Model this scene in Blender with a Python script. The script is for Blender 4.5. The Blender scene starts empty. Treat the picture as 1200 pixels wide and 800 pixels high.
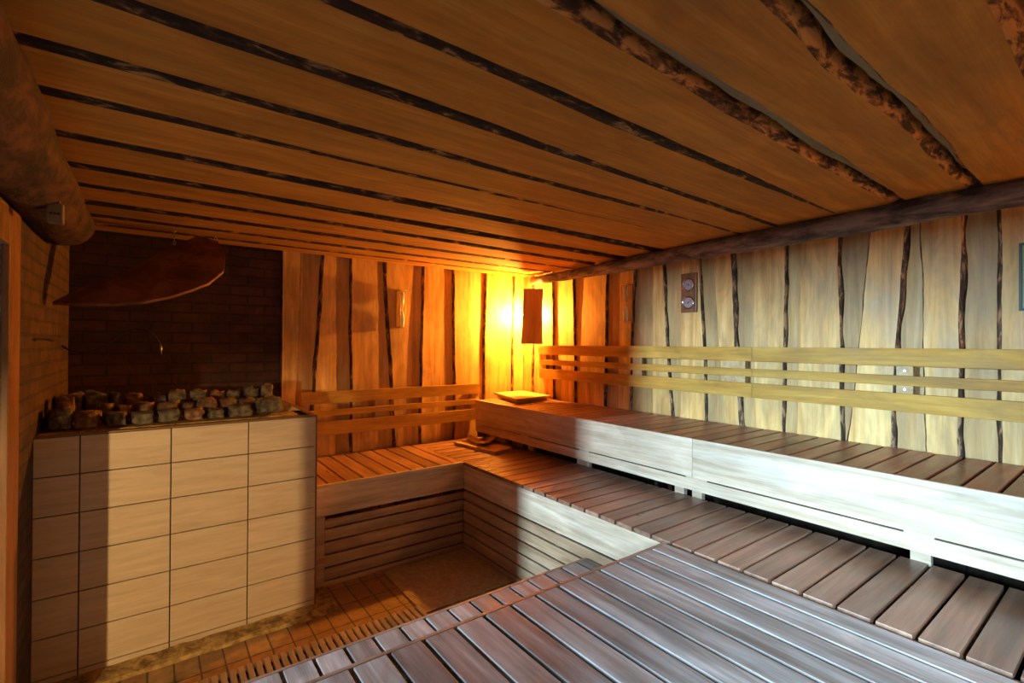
import bpy, bmesh, math, random
from mathutils import Vector, Matrix, noise as mn

random.seed(7)
scene = bpy.context.scene
COL = scene.collection
R = math.radians

# ------------------------------------------------------------------ camera
H = 1.764
F_PX = 566.15
YAW, PITCH, ROLL = R(36.742), R(0.297), R(0.339)
fw = Vector((math.sin(YAW) * math.cos(PITCH), math.cos(YAW) * math.cos(PITCH), math.sin(PITCH)))
rt0 = Vector((math.cos(YAW), -math.sin(YAW), 0))
up0 = rt0.cross(fw)
rt = math.cos(ROLL) * rt0 + math.sin(ROLL) * up0
up = -math.sin(ROLL) * rt0 + math.cos(ROLL) * up0
cd = bpy.data.cameras.new('camera')
cam = bpy.data.objects.new('camera', cd)
COL.objects.link(cam)
cd.sensor_width = 36.0
cd.lens = F_PX / 1200 * 36.0
cd.clip_start = 0.02
m = Matrix((rt, up, -fw)).transposed().to_4x4()
m.translation = Vector((0, 0, H))
cam.matrix_world = m
scene.camera = cam

def un(u, v, **k):
    """measured photograph point -> room point on the plane X, Y or Z = c"""
    d = fw + rt * ((u - 600) / F_PX) - up * ((v - 400) / F_PX)
    (a, c), = k.items()
    i = 'XYZ'.index(a)
    t = (c - (H if i == 2 else 0)) / d[i]
    p = d * t
    p.z += H
    return p

# ------------------------------------------------------------------ room measures
XL0 = -0.467       # face of left wall
XR = 3.574         # face of right wall (overlay boards)
YB = 4.558         # back wall
YF = -1.6          # wall behind the camera
ZC = 2.56          # underside of the overlay ceiling boards
ZLB = 0.740        # lower bench / platform
ZUB = 1.160        # upper bench
XLB = 2.175        # front of lower bench along the right wall
YLB = 3.602        # front of lower bench along the back wall
XUB = 2.801        # front of upper bench
YST = 3.358        # stove front
XST = 0.885        # stove right side
DOOR0, DOOR1, DOORH = 1.20, 2.68, 2.14

# ------------------------------------------------------------------ materials
def new_mat(name):
    mt = bpy.data.materials.new(name)
    mt.use_nodes = True
    nt = mt.node_tree
    nt.nodes.clear()
    out = nt.nodes.new('ShaderNodeOutputMaterial')
    bs = nt.nodes.new('ShaderNodeBsdfPrincipled')
    nt.links.new(bs.outputs[0], out.inputs[0])
    return mt, nt, bs

def N(nt, t, **k):
    n = nt.nodes.new(t)
    for a, b in k.items():
        if a in n.inputs: n.inputs[a].default_value = b
        else: setattr(n, a, b)
    return n

def ramp(nt, fac, stops):
    r = nt.nodes.new('ShaderNodeValToRGB')
    e = r.color_ramp.elements
    while len(e) < len(stops): e.new(0.5)
    for i, (p, c) in enumerate(stops):
        e[i].position = p
        e[i].color = (*c, 1)
    nt.links.new(fac, r.inputs[0])
    return r

def mixc(nt, a, b, fac, blend='MIX'):
    mx = nt.nodes.new('ShaderNodeMix')
    mx.data_type = 'RGBA'
    mx.blend_type = blend
    for s, x in ((6, a), (7, b), (0, fac)):
        if hasattr(x, 'links'): nt.links.new(x, mx.inputs[s])
        elif s == 0: mx.inputs[0].default_value = x
        else: mx.inputs[s].default_value = (*x, 1)
    return mx.outputs[2]

def wood(name, c_lo, c_mid, c_hi, axis='X', rough=0.5, var=0.25, blotch=0.25, knots=0.0, bump=0.15, spec=0.4, hue=None):
    """grain runs along the given axis; the 'board' face attribute gives each board its own tone and figure"""
    mt, nt, bs = new_mat(name)
    tc = N(nt, 'ShaderNodeTexCoord')
    at = N(nt, 'ShaderNodeAttribute', attribute_name='board')
    off = N(nt, 'ShaderNodeVectorMath', operation='SCALE')
    off.inputs[0].default_value = (17.3, 31.7, 53.1)
    nt.links.new(at.outputs['Fac'], off.inputs['Scale'])
    add = N(nt, 'ShaderNodeVectorMath', operation='ADD')
    nt.links.new(tc.outputs['Object'], add.inputs[0])
    nt.links.new(off.outputs[0], add.inputs[1])
    def mapped(lo, hi):
        mp = N(nt, 'ShaderNodeMapping')
        mp.inputs['Scale'].default_value = tuple(lo if a == axis else hi for a in 'XYZ')
        nt.links.new(add.outputs[0], mp.inputs[0])
        return mp.outputs[0]
    n1 = N(nt, 'ShaderNodeTexNoise', Scale=1.0, Detail=5.0, Roughness=0.6, Distortion=0.6)
    nt.links.new(mapped(1.3, 22.0), n1.inputs['Vector'])
    n2 = N(nt, 'ShaderNodeTexNoise', Scale=1.0, Detail=3.0, Roughness=0.7)
    nt.links.new(mapped(6.0, 150.0), n2.inputs['Vector'])
    n3 = N(nt, 'ShaderNodeTexNoise', Scale=1.0, Detail=4.0, Roughness=0.6, Distortion=0.8)
    nt.links.new(mapped(2.2, 6.0), n3.inputs['Vector'])
    ma = N(nt, 'ShaderNodeMath', operation='MULTIPLY_ADD')
    nt.links.new(n2.outputs[0], ma.inputs[0]); ma.inputs[1].default_value = 0.3
    nt.links.new(n1.outputs[0], ma.inputs[2])
    sb = N(nt, 'ShaderNodeMath', operation='SUBTRACT')
    nt.links.new(ma.outputs[0], sb.inputs[0]); sb.inputs[1].default_value = 0.15
    rp = ramp(nt, sb.outputs[0], [(0.30, c_lo), (0.5, c_mid), (0.70, c_hi)])
    col = rp.outputs[0]
    # stains: irregular patches of wear that belong to the wood
    st = ramp(nt, n3.outputs[0], [(0.35, (1 - blotch,) * 3), (0.62, (1, 1, 1))])
    col = mixc(nt, col, st.outputs[0], 1.0, 'MULTIPLY')
    # board-to-board tone
    mr = N(nt, 'ShaderNodeMapRange')
    nt.links.new(at.outputs['Fac'], mr.inputs[0])
    mr.inputs[3].default_value = 1 - var; mr.inputs[4].default_value = 1 + var * 0.35
    hs = N(nt, 'ShaderNodeHueSaturation')
    nt.links.new(col, hs.inputs['Color'])
    nt.links.new(mr.outputs[0], hs.inputs['Value'])
    col = hs.outputs[0]
    if knots > 0:
        vo = N(nt, 'ShaderNodeTexVoronoi', Scale=1.0)
        nt.links.new(mapped(2.0, 3.4), vo.inputs['Vector'])
        kr = ramp(nt, vo.outputs['Distance'], [(0.03, (1, 1, 1)), (0.085, (0, 0, 0))])
        k2 = N(nt, 'ShaderNodeMath', operation='MULTIPLY')
        nt.links.new(kr.outputs[0], k2.inputs[0]); k2.inputs[1].default_value = knots
        col = mixc(nt, col, tuple(x * 0.3 for x in c_lo), k2.outputs[0])
    nt.links.new(col, bs.inputs['Base Color'])
    rr = N(nt, 'ShaderNodeMapRange')
    nt.links.new(n3.outputs[0], rr.inputs[0])
    rr.inputs[1].default_value = 0.3; rr.inputs[2].default_value = 0.7
    rr.inputs[3].default_value = rough - 0.09; rr.inputs[4].default_value = rough + 0.12
    nt.links.new(rr.outputs[0], bs.inputs['Roughness'])
    bs.inputs['Specular IOR Level'].default_value = spec
    bp = N(nt, 'ShaderNodeBump', Strength=bump, Distance=0.002)
    nt.links.new(sb.outputs[0], bp.inputs['Height'])
    nt.links.new(bp.outputs[0], bs.inputs['Normal'])
    return mt

def patchy(name, c1, c2, c3, scale=12, rough=0.85, bump=0.5, dist=0.01, stretch=(1, 1, 1), stops=(0.38, 0.5, 0.62), spec=0.3, metal=0.0):
    mt, nt, bs = new_mat(name)
    tc = N(nt, 'ShaderNodeTexCoord')
    mp = N(nt, 'ShaderNodeMapping'); mp.inputs['Scale'].default_value = stretch
    nt.links.new(tc.outputs['Object'], mp.inputs[0])
    n = N(nt, 'ShaderNodeTexNoise', Scale=scale, Detail=6.0, Roughness=0.65, Distortion=0.5)
    nt.links.new(mp.outputs[0], n.inputs['Vector'])
    rp = ramp(nt, n.outputs[0], [(stops[0], c1), (stops[1], c2), (stops[2], c3)])
    nt.links.new(rp.outputs[0], bs.inputs['Base Color'])
    bs.inputs['Roughness'].default_value = rough
    bs.inputs['Specular IOR Level'].default_value = spec
    bs.inputs['Metallic'].default_value = metal
    n2 = N(nt, 'ShaderNodeTexNoise', Scale=scale * 3, Detail=5.0, Roughness=0.7)
    nt.links.new(mp.outputs[0], n2.inputs['Vector'])
    bp = N(nt, 'ShaderNodeBump', Strength=bump, Distance=dist)
    nt.links.new(n2.outputs[0], bp.inputs['Height'])
    nt.links.new(bp.outputs[0], bs.inputs['Normal'])
    return mt

def bricks(name, c1, c2, mortar, w, h, gap, plane='XY', rough=0.7, bump=0.4, nscale=14, dark=0.5, rot=0.0, offset=0.5):
    mt, nt, bs = new_mat(name)
    tc = N(nt, 'ShaderNodeTexCoord')
    sp = N(nt, 'ShaderNodeSeparateXYZ'); nt.links.new(tc.outputs['Object'], sp.inputs[0])
    cb = N(nt, 'ShaderNodeCombineXYZ')
    nt.links.new(sp.outputs[plane[0]], cb.inputs[0]); nt.links.new(sp.outputs[plane[1]], cb.inputs[1])
    br = N(nt, 'ShaderNodeTexBrick', Scale=1.0)
    br.offset = offset
    br.inputs['Brick Width'].default_value = w; br.inputs['Row Height'].default_value = h
    br.inputs['Mortar Size'].default_value = gap; br.inputs['Mortar Smooth'].default_value = 0.2
    br.inputs['Color1'].default_value = (*c1, 1); br.inputs['Color2'].default_value = (*c2, 1)
    br.inputs['Mortar'].default_value = (*mortar, 1)
    dn = N(nt, 'ShaderNodeTexNoise', Scale=9.0, Detail=3.0)
    nt.links.new(tc.outputs['Object'], dn.inputs['Vector'])
    sc = N(nt, 'ShaderNodeVectorMath', operation='SCALE'); sc.inputs['Scale'].default_value = gap * 1.2
    nt.links.new(dn.outputs['Color'], sc.inputs[0])
    ad = N(nt, 'ShaderNodeVectorMath', operation='ADD')
    nt.links.new(cb.outputs[0], ad.inputs[0]); nt.links.new(sc.outputs[0], ad.inputs[1])
    nt.links.new(ad.outputs[0], br.inputs['Vector'])
    n = N(nt, 'ShaderNodeTexNoise', Scale=nscale, Detail=6.0, Roughness=0.7)
    nt.links.new(tc.outputs['Object'], n.inputs['Vector'])
    st = ramp(nt, n.outputs[0], [(0.35, (dark,) * 3), (0.65, (1, 1, 1))])
    col = mixc(nt, br.outputs['Color'], st.outputs[0], 1.0, 'MULTIPLY')
    nt.links.new(col, bs.inputs['Base Color'])
    bs.inputs['Roughness'].default_value = rough
    h1 = N(nt, 'ShaderNodeMath', operation='MULTIPLY_ADD')
    nt.links.new(br.outputs['Fac'], h1.inputs[0]); h1.inputs[1].default_value = -1.2
    nt.links.new(n.outputs[0], h1.inputs[2])
    bp = N(nt, 'ShaderNodeBump', Strength=bump, Distance=0.008)
    nt.links.new(h1.outputs[0], bp.inputs['Height'])
    nt.links.new(bp.outputs[0], bs.inputs['Normal'])
    return mt

def plain(name, c, rough=0.6, metal=0.0, spec=0.5, emit=None, es=0, trans=0, bumpy=0.05):
    mt, nt, bs = new_mat(name)
    tc = N(nt, 'ShaderNodeTexCoord')
    n = N(nt, 'ShaderNodeTexNoise', Scale=25.0, Detail=3.0)
    nt.links.new(tc.outputs['Object'], n.inputs['Vector'])
    rp = ramp(nt, n.outputs[0], [(0.3, tuple(x * 0.88 for x in c)), (0.7, c)])
    nt.links.new(rp.outputs[0], bs.inputs['Base Color'])
    bs.inputs['Roughness'].default_value = rough
    bs.inputs['Metallic'].default_value = metal
    bs.inputs['Specular IOR Level'].default_value = spec
    bs.inputs['Transmission Weight'].default_value = trans
    if emit:
        bs.inputs['Emission Color'].default_value = (*emit, 1)
        bs.inputs['Emission Strength'].default_value = es
    return mt

def bark_mat(name, c1, c2, c3, stretch, stops=(0.44, 0.52, 0.58)):
    return patchy(name, c1, c2, c3, scale=9, rough=0.8, bump=0.7, dist=0.01, stretch=stretch, stops=stops)

M = {}
# heat-treated slats (reddish brown, oiled)
for ax in 'XY':
    M['slat' + ax] = wood('slat wood along ' + ax, (0.23, 0.105, 0.06), (0.35, 0.17, 0.095), (0.46, 0.25, 0.15), ax, rough=0.36, var=0.35, blotch=0.3, spec=0.6)
    M['fascia' + ax] = wood('pale bench board along ' + ax, (0.48, 0.32, 0.19), (0.65, 0.47, 0.31), (0.80, 0.64, 0.47), ax, rough=0.5, var=0.12, blotch=0.22)
    M['skirt' + ax] = wood('bench skirting slat along ' + ax, (0.36, 0.20, 0.10), (0.50, 0.31, 0.17), (0.60, 0.41, 0.25), ax, rough=0.5, var=0.15, blotch=0.25)
    M['rail' + ax] = wood('backrest rail along ' + ax, (0.44, 0.22, 0.035), (0.58, 0.31, 0.05), (0.68, 0.40, 0.085), ax, rough=0.5, var=0.12, blotch=0.3, knots=0.25, spec=0.2)
M['plat'] = wood('daylight-toned platform slat', (0.22, 0.145, 0.105), (0.36, 0.28, 0.235), (0.50, 0.43, 0.385), 'Y', rough=0.46, var=0.35, blotch=0.4, spec=0.5)  # greyer than the bench slats, standing in for cool daylight on top
M['board'] = wood('wall board', (0.62, 0.33, 0.085), (0.80, 0.465, 0.14), (0.92, 0.60, 0.23), 'Z', rough=0.5, var=0.14, blotch=0.36, knots=0.35, bump=0.1)
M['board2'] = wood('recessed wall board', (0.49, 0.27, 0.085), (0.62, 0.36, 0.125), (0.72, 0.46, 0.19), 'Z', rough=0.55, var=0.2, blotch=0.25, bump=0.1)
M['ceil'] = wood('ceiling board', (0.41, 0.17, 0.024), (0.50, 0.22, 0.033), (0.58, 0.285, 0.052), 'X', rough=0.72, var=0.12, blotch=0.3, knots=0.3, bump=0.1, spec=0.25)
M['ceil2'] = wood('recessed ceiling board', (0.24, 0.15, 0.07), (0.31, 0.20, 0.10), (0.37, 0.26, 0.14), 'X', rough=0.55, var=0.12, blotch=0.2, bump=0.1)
M['under'] = wood('shade-dark boards', (0.03, 0.02, 0.014), (0.045, 0.03, 0.02), (0.06, 0.04, 0.028), 'Z', rough=0.8, spec=0.1)  # near-black colour stands in for the shade under the upper bench
M['post'] = wood('door casing wood', (0.15, 0.055, 0.014), (0.22, 0.085, 0.022), (0.29, 0.12, 0.035), 'Z', rough=0.5)
M['plainwood'] = wood('small wooden piece', (0.42, 0.26, 0.10), (0.55, 0.36, 0.15), (0.66, 0.46, 0.22), 'X', rough=0.5, var=0.1)
M['shade'] = wood('lamp shade board', (0.40, 0.20, 0.07), (0.50, 0.27, 0.10), (0.58, 0.34, 0.14), 'Z', rough=0.55, var=0.05)
M['barkX'] = bark_mat('bark along ceiling board', (0.05, 0.024, 0.012), (0.22, 0.09, 0.03), (0.55, 0.26, 0.07), (1.0, 3.5, 3.5), (0.42, 0.49, 0.56))
M['barkD'] = bark_mat('dark bark along ceiling board', (0.03, 0.014, 0.008), (0.075, 0.034, 0.015), (0.42, 0.22, 0.08), (1.0, 3.5, 3.5), (0.47, 0.56, 0.66))
M['barkZ'] = bark_mat('bark along wall board', (0.06, 0.035, 0.022), (0.15, 0.085, 0.045), (0.42, 0.25, 0.13), (3.5, 3.5, 1.0))
M['log'] = patchy('weathered log', (0.05, 0.045, 0.045), (0.16, 0.14, 0.13), (0.30, 0.25, 0.21), scale=5, rough=0.75, bump=0.6, stretch=(3, 0.8, 3))
M['darklog'] = patchy('dark log', (0.016, 0.007, 0.004), (0.045, 0.018, 0.008), (0.09, 0.036, 0.016), scale=7, rough=0.8, bump=0.7, stretch=(2, 0.9, 2))
M['tile'] = None
M['grout'] = plain('dark grout', (0.10, 0.075, 0.05), 0.9)
M['trim'] = plain('brown metal trim', (0.22, 0.11, 0.05), 0.45, 0.3)
M['mortar'] = patchy('rough mortar', (0.19, 0.105, 0.035), (0.38, 0.22, 0.07), (0.56, 0.36, 0.12), scale=16, rough=0.95, bump=1.0)
M['plaster'] = patchy('sandy plaster', (0.42, 0.27, 0.13), (0.5, 0.33, 0.17), (0.58, 0.40, 0.21), scale=14, rough=0.9, bump=0.5)
M['stone'] = patchy('grey stove stone', (0.055, 0.042, 0.028), (0.125, 0.095, 0.06), (0.23, 0.17, 0.105), scale=14, rough=0.85, bump=0.9)
M['stone2'] = patchy('rusty stove stone', (0.09, 0.05, 0.03), (0.20, 0.10, 0.05), (0.34, 0.19, 0.09), scale=12, rough=0.85, bump=0.9)
M['hood'] = patchy('rusty brown sheet', (0.09, 0.035, 0.018), (0.16, 0.06, 0.03), (0.22, 0.09, 0.045), scale=7, rough=0.6, bump=0.3, metal=0.0)
M['floor'] = bricks('brown floor tiles', (0.34, 0.17, 0.06), (0.44, 0.24, 0.085), (0.10, 0.06, 0.03), 0.115, 0.235, 0.005, 'XY', rough=0.5, dark=0.6, offset=0.0)
M['brickL'] = bricks('old brick wall', (0.07, 0.027, 0.010), (0.12, 0.05, 0.018), (0.055, 0.027, 0.012), 0.26, 0.075, 0.008, 'YZ', rough=0.9, bump=1.0, nscale=7, dark=0.35)
M['brickB'] = bricks('sooty brick wall', (0.065, 0.022, 0.016), (0.09, 0.032, 0.022), (0.04, 0.018, 0.014), 0.26, 0.08, 0.008, 'XZ', rough=0.85, bump=0.8, nscale=6, dark=0.45)
M['mat'] = None
M['grate'] = wood('worn grate slat', (0.30, 0.22, 0.17), (0.40, 0.31, 0.25), (0.48, 0.38, 0.31), 'Y', rough=0.32, var=0.1, spec=0.7)
M['black'] = plain('black rubber', (0.015, 0.013, 0.012), 0.5)
M['steel'] = plain('brushed steel', (0.55, 0.53, 0.5), 0.3, 1.0)
M['brass'] = plain('brass rod', (0.85, 0.62, 0.30), 0.4, 0.4)
M['glass'] = plain('clear glass tube', (0.92, 0.9, 0.86), 0.12, 0, 0.8, trans=0.45)
M['sand'] = plain('white sand', (0.85, 0.83, 0.78), 0.8)
M['dial'] = plain('pale dial face', (0.34, 0.27, 0.26), 0.3)
M['chrome'] = plain('chrome ring', (0.6, 0.58, 0.58), 0.15, 1.0)
M['ink'] = plain('dark print', (0.03, 0.03, 0.03), 0.6)
M['redink'] = plain('red needle', (0.45, 0.04, 0.03), 0.5)
M['socket'] = plain('aged cream plastic', (0.17, 0.12, 0.075), 0.5)
M['green'] = plain('dark green frame', (0.03, 0.05, 0.03), 0.5)
M['paper'] = plain('greenish notice paper', (0.36, 0.40, 0.22), 0.7)
M['hall'] = plain('hall plaster', (0.22, 0.19, 0.16), 0.9)
M['bulb'] = plain('glowing corner bulb', (1, 0.6, 0.25), 0.4, emit=(1.0, 0.38, 0.045), es=6300)
M['bulb3'] = plain('dimmer glowing bulb', (1, 0.6, 0.25), 0.4, emit=(1.0, 0.38, 0.045), es=900)
M['bulb2'] = plain('glowing hall bulb', (1, 0.8, 0.5), 0.4, emit=(1.0, 0.66, 0.28), es=30)
M['pane'] = plain('window pane', (0.95, 0.97, 1.0), 0.0, trans=1.0)

def tile_mat():
    mt, nt, bs = new_mat('beige wood-look tile')
    tc = N(nt, 'ShaderNodeTexCoord')
    mp = N(nt, 'ShaderNodeMapping'); mp.inputs['Scale'].default_value = (4, 4, 38)
    nt.links.new(tc.outputs['Object'], mp.inputs[0])
    at = N(nt, 'ShaderNodeAttribute', attribute_name='board')
    ad = N(nt, 'ShaderNodeVectorMath', operation='ADD')
    sc = N(nt, 'ShaderNodeVectorMath', operation='SCALE'); sc.inputs[0].default_value = (31, 7, 13)
    nt.links.new(at.outputs['Fac'], sc.inputs['Scale'])
    nt.links.new(mp.outputs[0], ad.inputs[0]); nt.links.new(sc.outputs[0], ad.inputs[1])
    n = N(nt, 'ShaderNodeTexNoise', Scale=1.0, Detail=5.0, Roughness=0.6, Distortion=0.4)
    nt.links.new(ad.outputs[0], n.inputs['Vector'])
    rp = ramp(nt, n.outputs[0], [(0.3, (0.50, 0.35, 0.21)), (0.5, (0.57, 0.41, 0.255)), (0.7, (0.63, 0.465, 0.30))])
    nt.links.new(rp.outputs[0], bs.inputs['Base Color'])
    bs.inputs['Roughness'].default_value = 0.42
    return mt
M['tile'] = tile_mat()

def mat_mat():
    mt, nt, bs = new_mat('woven reed mat')
    tc = N(nt, 'ShaderNodeTexCoord')
    w = N(nt, 'ShaderNodeTexWave', Scale=18.0, Distortion=1.2, Detail=2.0)
    w.bands_direction = 'Y'
    nt.links.new(tc.outputs['Object'], w.inputs['Vector'])
    n = N(nt, 'ShaderNodeTexNoise', Scale=30.0, Detail=4.0)
    nt.links.new(tc.outputs['Object'], n.inputs['Vector'])
    rp = ramp(nt, w.outputs['Fac'], [(0.1, (0.30, 0.20, 0.09)), (0.9, (0.58, 0.43, 0.22))])
    st = ramp(nt, n.outputs[0], [(0.35, (0.7,) * 3), (0.65, (1, 1, 1))])
    nt.links.new(mixc(nt, rp.outputs[0], st.outputs[0], 1.0, 'MULTIPLY'), bs.inputs['Base Color'])
    bs.inputs['Roughness'].default_value = 0.85
    bp = N(nt, 'ShaderNodeBump', Strength=0.8, Distance=0.004)
    nt.links.new(w.outputs['Fac'], bp.inputs['Height'])
    nt.links.new(bp.outputs[0], bs.inputs['Normal'])
    return mt
M['mat'] = mat_mat()

# ------------------------------------------------------------------ mesh builder
def wloc(o):
    v = Vector((0, 0, 0))
    while o is not None: v = v + o.location; o = o.parent
    return v

class MB:
    def __init__(self):
        self.bm = bmesh.new()
        self.lay = self.bm.faces.layers.float.new('board')
    def _tag(self, faces, mi, r=None):
        r = random.random() if r is None else r
        for f in faces:
            f[self.lay] = r; f.material_index = mi
    def box(self, x0, x1, y0, y1, z0, z1, bev=0.0, mi=0, rot=None, r=None):
        t = bmesh.new()
        bmesh.ops.create_cube(t, size=1)
        for v in t.verts:
            v.co = Vector(((x0 + x1) / 2 + v.co.x * (x1 - x0), (y0 + y1) / 2 + v.co.y * (y1 - y0), (z0 + z1) / 2 + v.co.z * (z1 - z0)))
        if bev > 0:
            bmesh.ops.bevel(t, geom=t.edges[:], offset=bev, segments=2, profile=0.6, affect='EDGES')
        if rot:
            for v in t.verts: v.co = rot @ v.co
        self.merge(t, mi, r)
    def merge(self, t, mi=0, r=None):
        r = random.random() if r is None else r
        mp = {v: self.bm.verts.new(v.co) for v in t.verts}
        for f in t.faces:
            try:
                g = self.bm.faces.new([mp[v] for v in f.verts])
                g[self.lay] = r; g.material_index = mi; g.smooth = f.smooth
            except ValueError: pass
        t.free()
    def tube(self, pts, rad, seg=12, mi=0, wob=0.0, caps=True, ws=2.0):
        pts = [Vector(p) for p in pts]
        rings = []
        for i, p in enumerate(pts):
            d = (pts[min(i + 1, len(pts) - 1)] - pts[max(i - 1, 0)]).normalized()
            a = Vector((0, 0, 1)) if abs(d.z) < 0.9 else Vector((1, 0, 0))
            s = d.cross(a).normalized(); q = s.cross(d)
            rr = rad[i] if isinstance(rad, (list, tuple)) else rad
            ring = []
            for k in range(seg):
                an = 2 * math.pi * k / seg
                dd = s * math.cos(an) + q * math.sin(an)
                r2 = rr * (1 + wob * mn.noise(Vector((p * ws) + dd * 1.3)) + wob * 0.4 * mn.noise(Vector((p * ws * 5) + dd * 4)))
                ring.append(self.bm.verts.new(p + dd * r2))
            rings.append(ring)
        fs = []
        for a, b in zip(rings, rings[1:]):
            for k in range(seg):
                f = self.bm.faces.new((a[k], a[(k + 1) % seg], b[(k + 1) % seg], b[k])); f.smooth = True; fs.append(f)
        if caps:
            fs.append(self.bm.faces.new(rings[0][::-1])); fs.append(self.bm.faces.new(rings[-1]))
        self._tag(fs, mi)
    def prism(self, poly, off, mi=0):
        """closed polygon (3D points) extruded by the vector off"""
        a = [self.bm.verts.new(Vector(p)) for p in poly]
        b = [self.bm.verts.new(Vector(p) + Vector(off)) for p in poly]
        n = len(a)
        fs = [self.bm.faces.new(a[::-1]), self.bm.faces.new(b)]
        for i in range(n):
            fs.append(self.bm.faces.new((a[i], a[(i + 1) % n], b[(i + 1) % n], b[i])))
        self._tag(fs, mi)
    def disc(self, c, nrm, r, h, seg=28, mi=0, bev=0.0):
        nrm = Vector(nrm).normalized(); c = Vector(c)
        if bev:
            pts = [c, c + nrm * (h - bev), c + nrm * h]; rr = [r, r, r - bev]
        else:
            pts = [c, c + nrm * h]; rr = [r, r]
        self.tube(pts, rr, seg, mi)
    def strip(self, path, mi_face, mi_bark, r=None):
        """live-edged board: path = list of rings, each ring 6 points (base a, face a, face b, base b); faces get the wood, the slanted edges the bark"""
        rings = [[self.bm.verts.new(p) for p in ring] for ring in path]
        r = random.random() if r is None else r
        for a, b in zip(rings, rings[1:]):
            n = len(a)
            for k in range(n - 1):
                f = self.bm.faces.new((a[k], a[k + 1], b[k + 1], b[k]))
                bark = k in (0, 1, n - 3, n - 2)
                f.material_index = mi_bark if bark else mi_face
                f.smooth = bark
                f[self.lay] = r
            f = self.bm.faces.new((a[n - 1], a[0], b[0], b[n - 1])); f.material_index = mi_face; f[self.lay] = r
        for ring in (rings[0], rings[-1]):
            f = self.bm.faces.new(ring); f.material_index = mi_face; f[self.lay] = r
    def obj(self, name, mats, parent=None, kind=None, smooth=False):
        bmesh.ops.recalc_face_normals(self.bm, faces=self.bm.faces)
        me = bpy.data.meshes.new(name)
        self.bm.to_mesh(me); self.bm.free()
        for mm in (mats if isinstance(mats, (list, tuple)) else [mats]): me.materials.append(mm)
        o = bpy.data.objects.new(name, me)
        COL.objects.link(o)
        if parent is not None:
            o.parent = parent
            me.transform(Matrix.Translation(-wloc(parent)))
        if kind: o['kind'] = kind
        return o

def piece(name, mat, parent, *a, **k):
    b_ = MB(); b_.box(*a, **k); return b_.obj(name, mat, parent)

def struct(name, mb, mats, parent=None):
    return mb.obj(name, mats, parent, kind=None if parent else 'structure')

def thing(name, label, cat, loc=(0, 0, 0), group=None):
    o = bpy.data.objects.new(name, None)
    COL.objects.link(o)
    o.location = loc; o.empty_display_size = 0.1
    o['label'] = label; o['category'] = cat
    if group: o['group'] = group
    return o

def tag(o, label, cat, group=None):
    o['label'] = label; o['category'] = cat
    if group: o['group'] = group
    return o

def recenter(o):
    """object origin at the base of the mesh"""
    vs = [v.co for v in o.data.vertices]
    c = Vector((sum(v.x for v in vs) / len(vs), sum(v.y for v in vs) / len(vs), min(v.z for v in vs)))
    o.data.transform(Matrix.Translation(-c)); o.location = c
    return o

def wob(t, seed, amp, f1=1.0):
    return amp * (mn.noise(Vector((t * f1, seed * 7.7, 0.3))) * 1.3 + 0.45 * mn.noise(Vector((t * f1 * 3.3, seed * 3.1, 5.1))) + 0.15 * mn.noise(Vector((t * f1 * 11, seed * 1.7, 9.1))))

# ------------------------------------------------------------------ floor
b = MB(); b.box(XL0 - 0.2, XR + 0.15, YF - 0.15, YB + 0.15, -0.08, 0.0)
struct('floor', b, M['floor'])

# ------------------------------------------------------------------ ceiling: recessed boards and bark-edged boards hung below them
b = MB()
y = YF - 0.1
while y < YB + 0.1:
    w = 0.27
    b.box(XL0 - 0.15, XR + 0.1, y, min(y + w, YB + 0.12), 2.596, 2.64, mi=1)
    y += w
over = [(-1.5, -1.28, 0, 0), (-1.2, -0.93, 0, 0), (-0.82, -0.55, 0, 0), (-0.46, -0.2, 0, 0), (-0.1, 0.13, 0, 0),
        (0.235, 0.455, 0.02, 0.05), (0.545, 0.755, 0.03, 0.07), (0.868, 1.112, 0.03, 0.04), (1.185, 1.42, -0.01, 0.08),
        (1.50, 1.765, 0.03, 0.0), (1.825, 2.09, -0.02, 0.0), (2.155, 2.47, -0.08, 0.0), (2.56, 2.88, 0.03, 0.0),
        (2.975, 3.24, 0.06, 0.03), (3.31, 3.60, 0.08, 0.05), (3.72, 3.97, 0.0, 0.0), (4.06, 4.28, 0, 0), (4.35, 4.54, 0, 0)]
for i, (y0, y1, s0, s1) in enumerate(over):
    path = []
    n = 110
    for k in range(n + 1):
        x = XL0 - 0.05 + (XR - XL0 + 0.03) * k / n
        t = (x + 0.2) / 3.6
        amp = 0.030 if i in (5, 6) else 0.017
        a = y0 + s0 * t + wob(x, i + 1, amp, 1.1)
        c = y1 + s1 * t + wob(x, i + 41, amp * 0.8, 1.1)
        ba = (0.038 if i < 8 else 0.050) + 0.02 * mn.noise(Vector((x * 2, i, 7)))
        bc = 0.020 + 0.012 * mn.noise(Vector((x * 2, i, 17)))
        path.append([Vector((x, a - ba, 2.597)), Vector((x, a - ba * 0.55, 2.577)), Vector((x, a, ZC)),
                     Vector((x, c, ZC)), Vector((x, c + bc * 0.7, 2.575)), Vector((x, c + bc, 2.597))])
    b.strip(path, 0, 2 if i in (5, 6, 7) else 3)
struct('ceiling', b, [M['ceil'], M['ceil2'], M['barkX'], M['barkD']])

# ------------------------------------------------------------------ right wall
b = MB()
y = YF - 0.1; k = 0
while y < YB + 0.1:
    w = 0.19 + 0.05 * random.random()
    b.box(XR + 0.026, XR + 0.10, y, min(y + w, YB + 0.12), 1.10, 2.62, mi=1)
    y += w + 0.0
b.box(XR + 0.002, XR + 0.10, YF - 0.1, YB + 0.15, 0.0, 1.10, mi=3)  # wall base painted dark as the shade behind the bench gap
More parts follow.
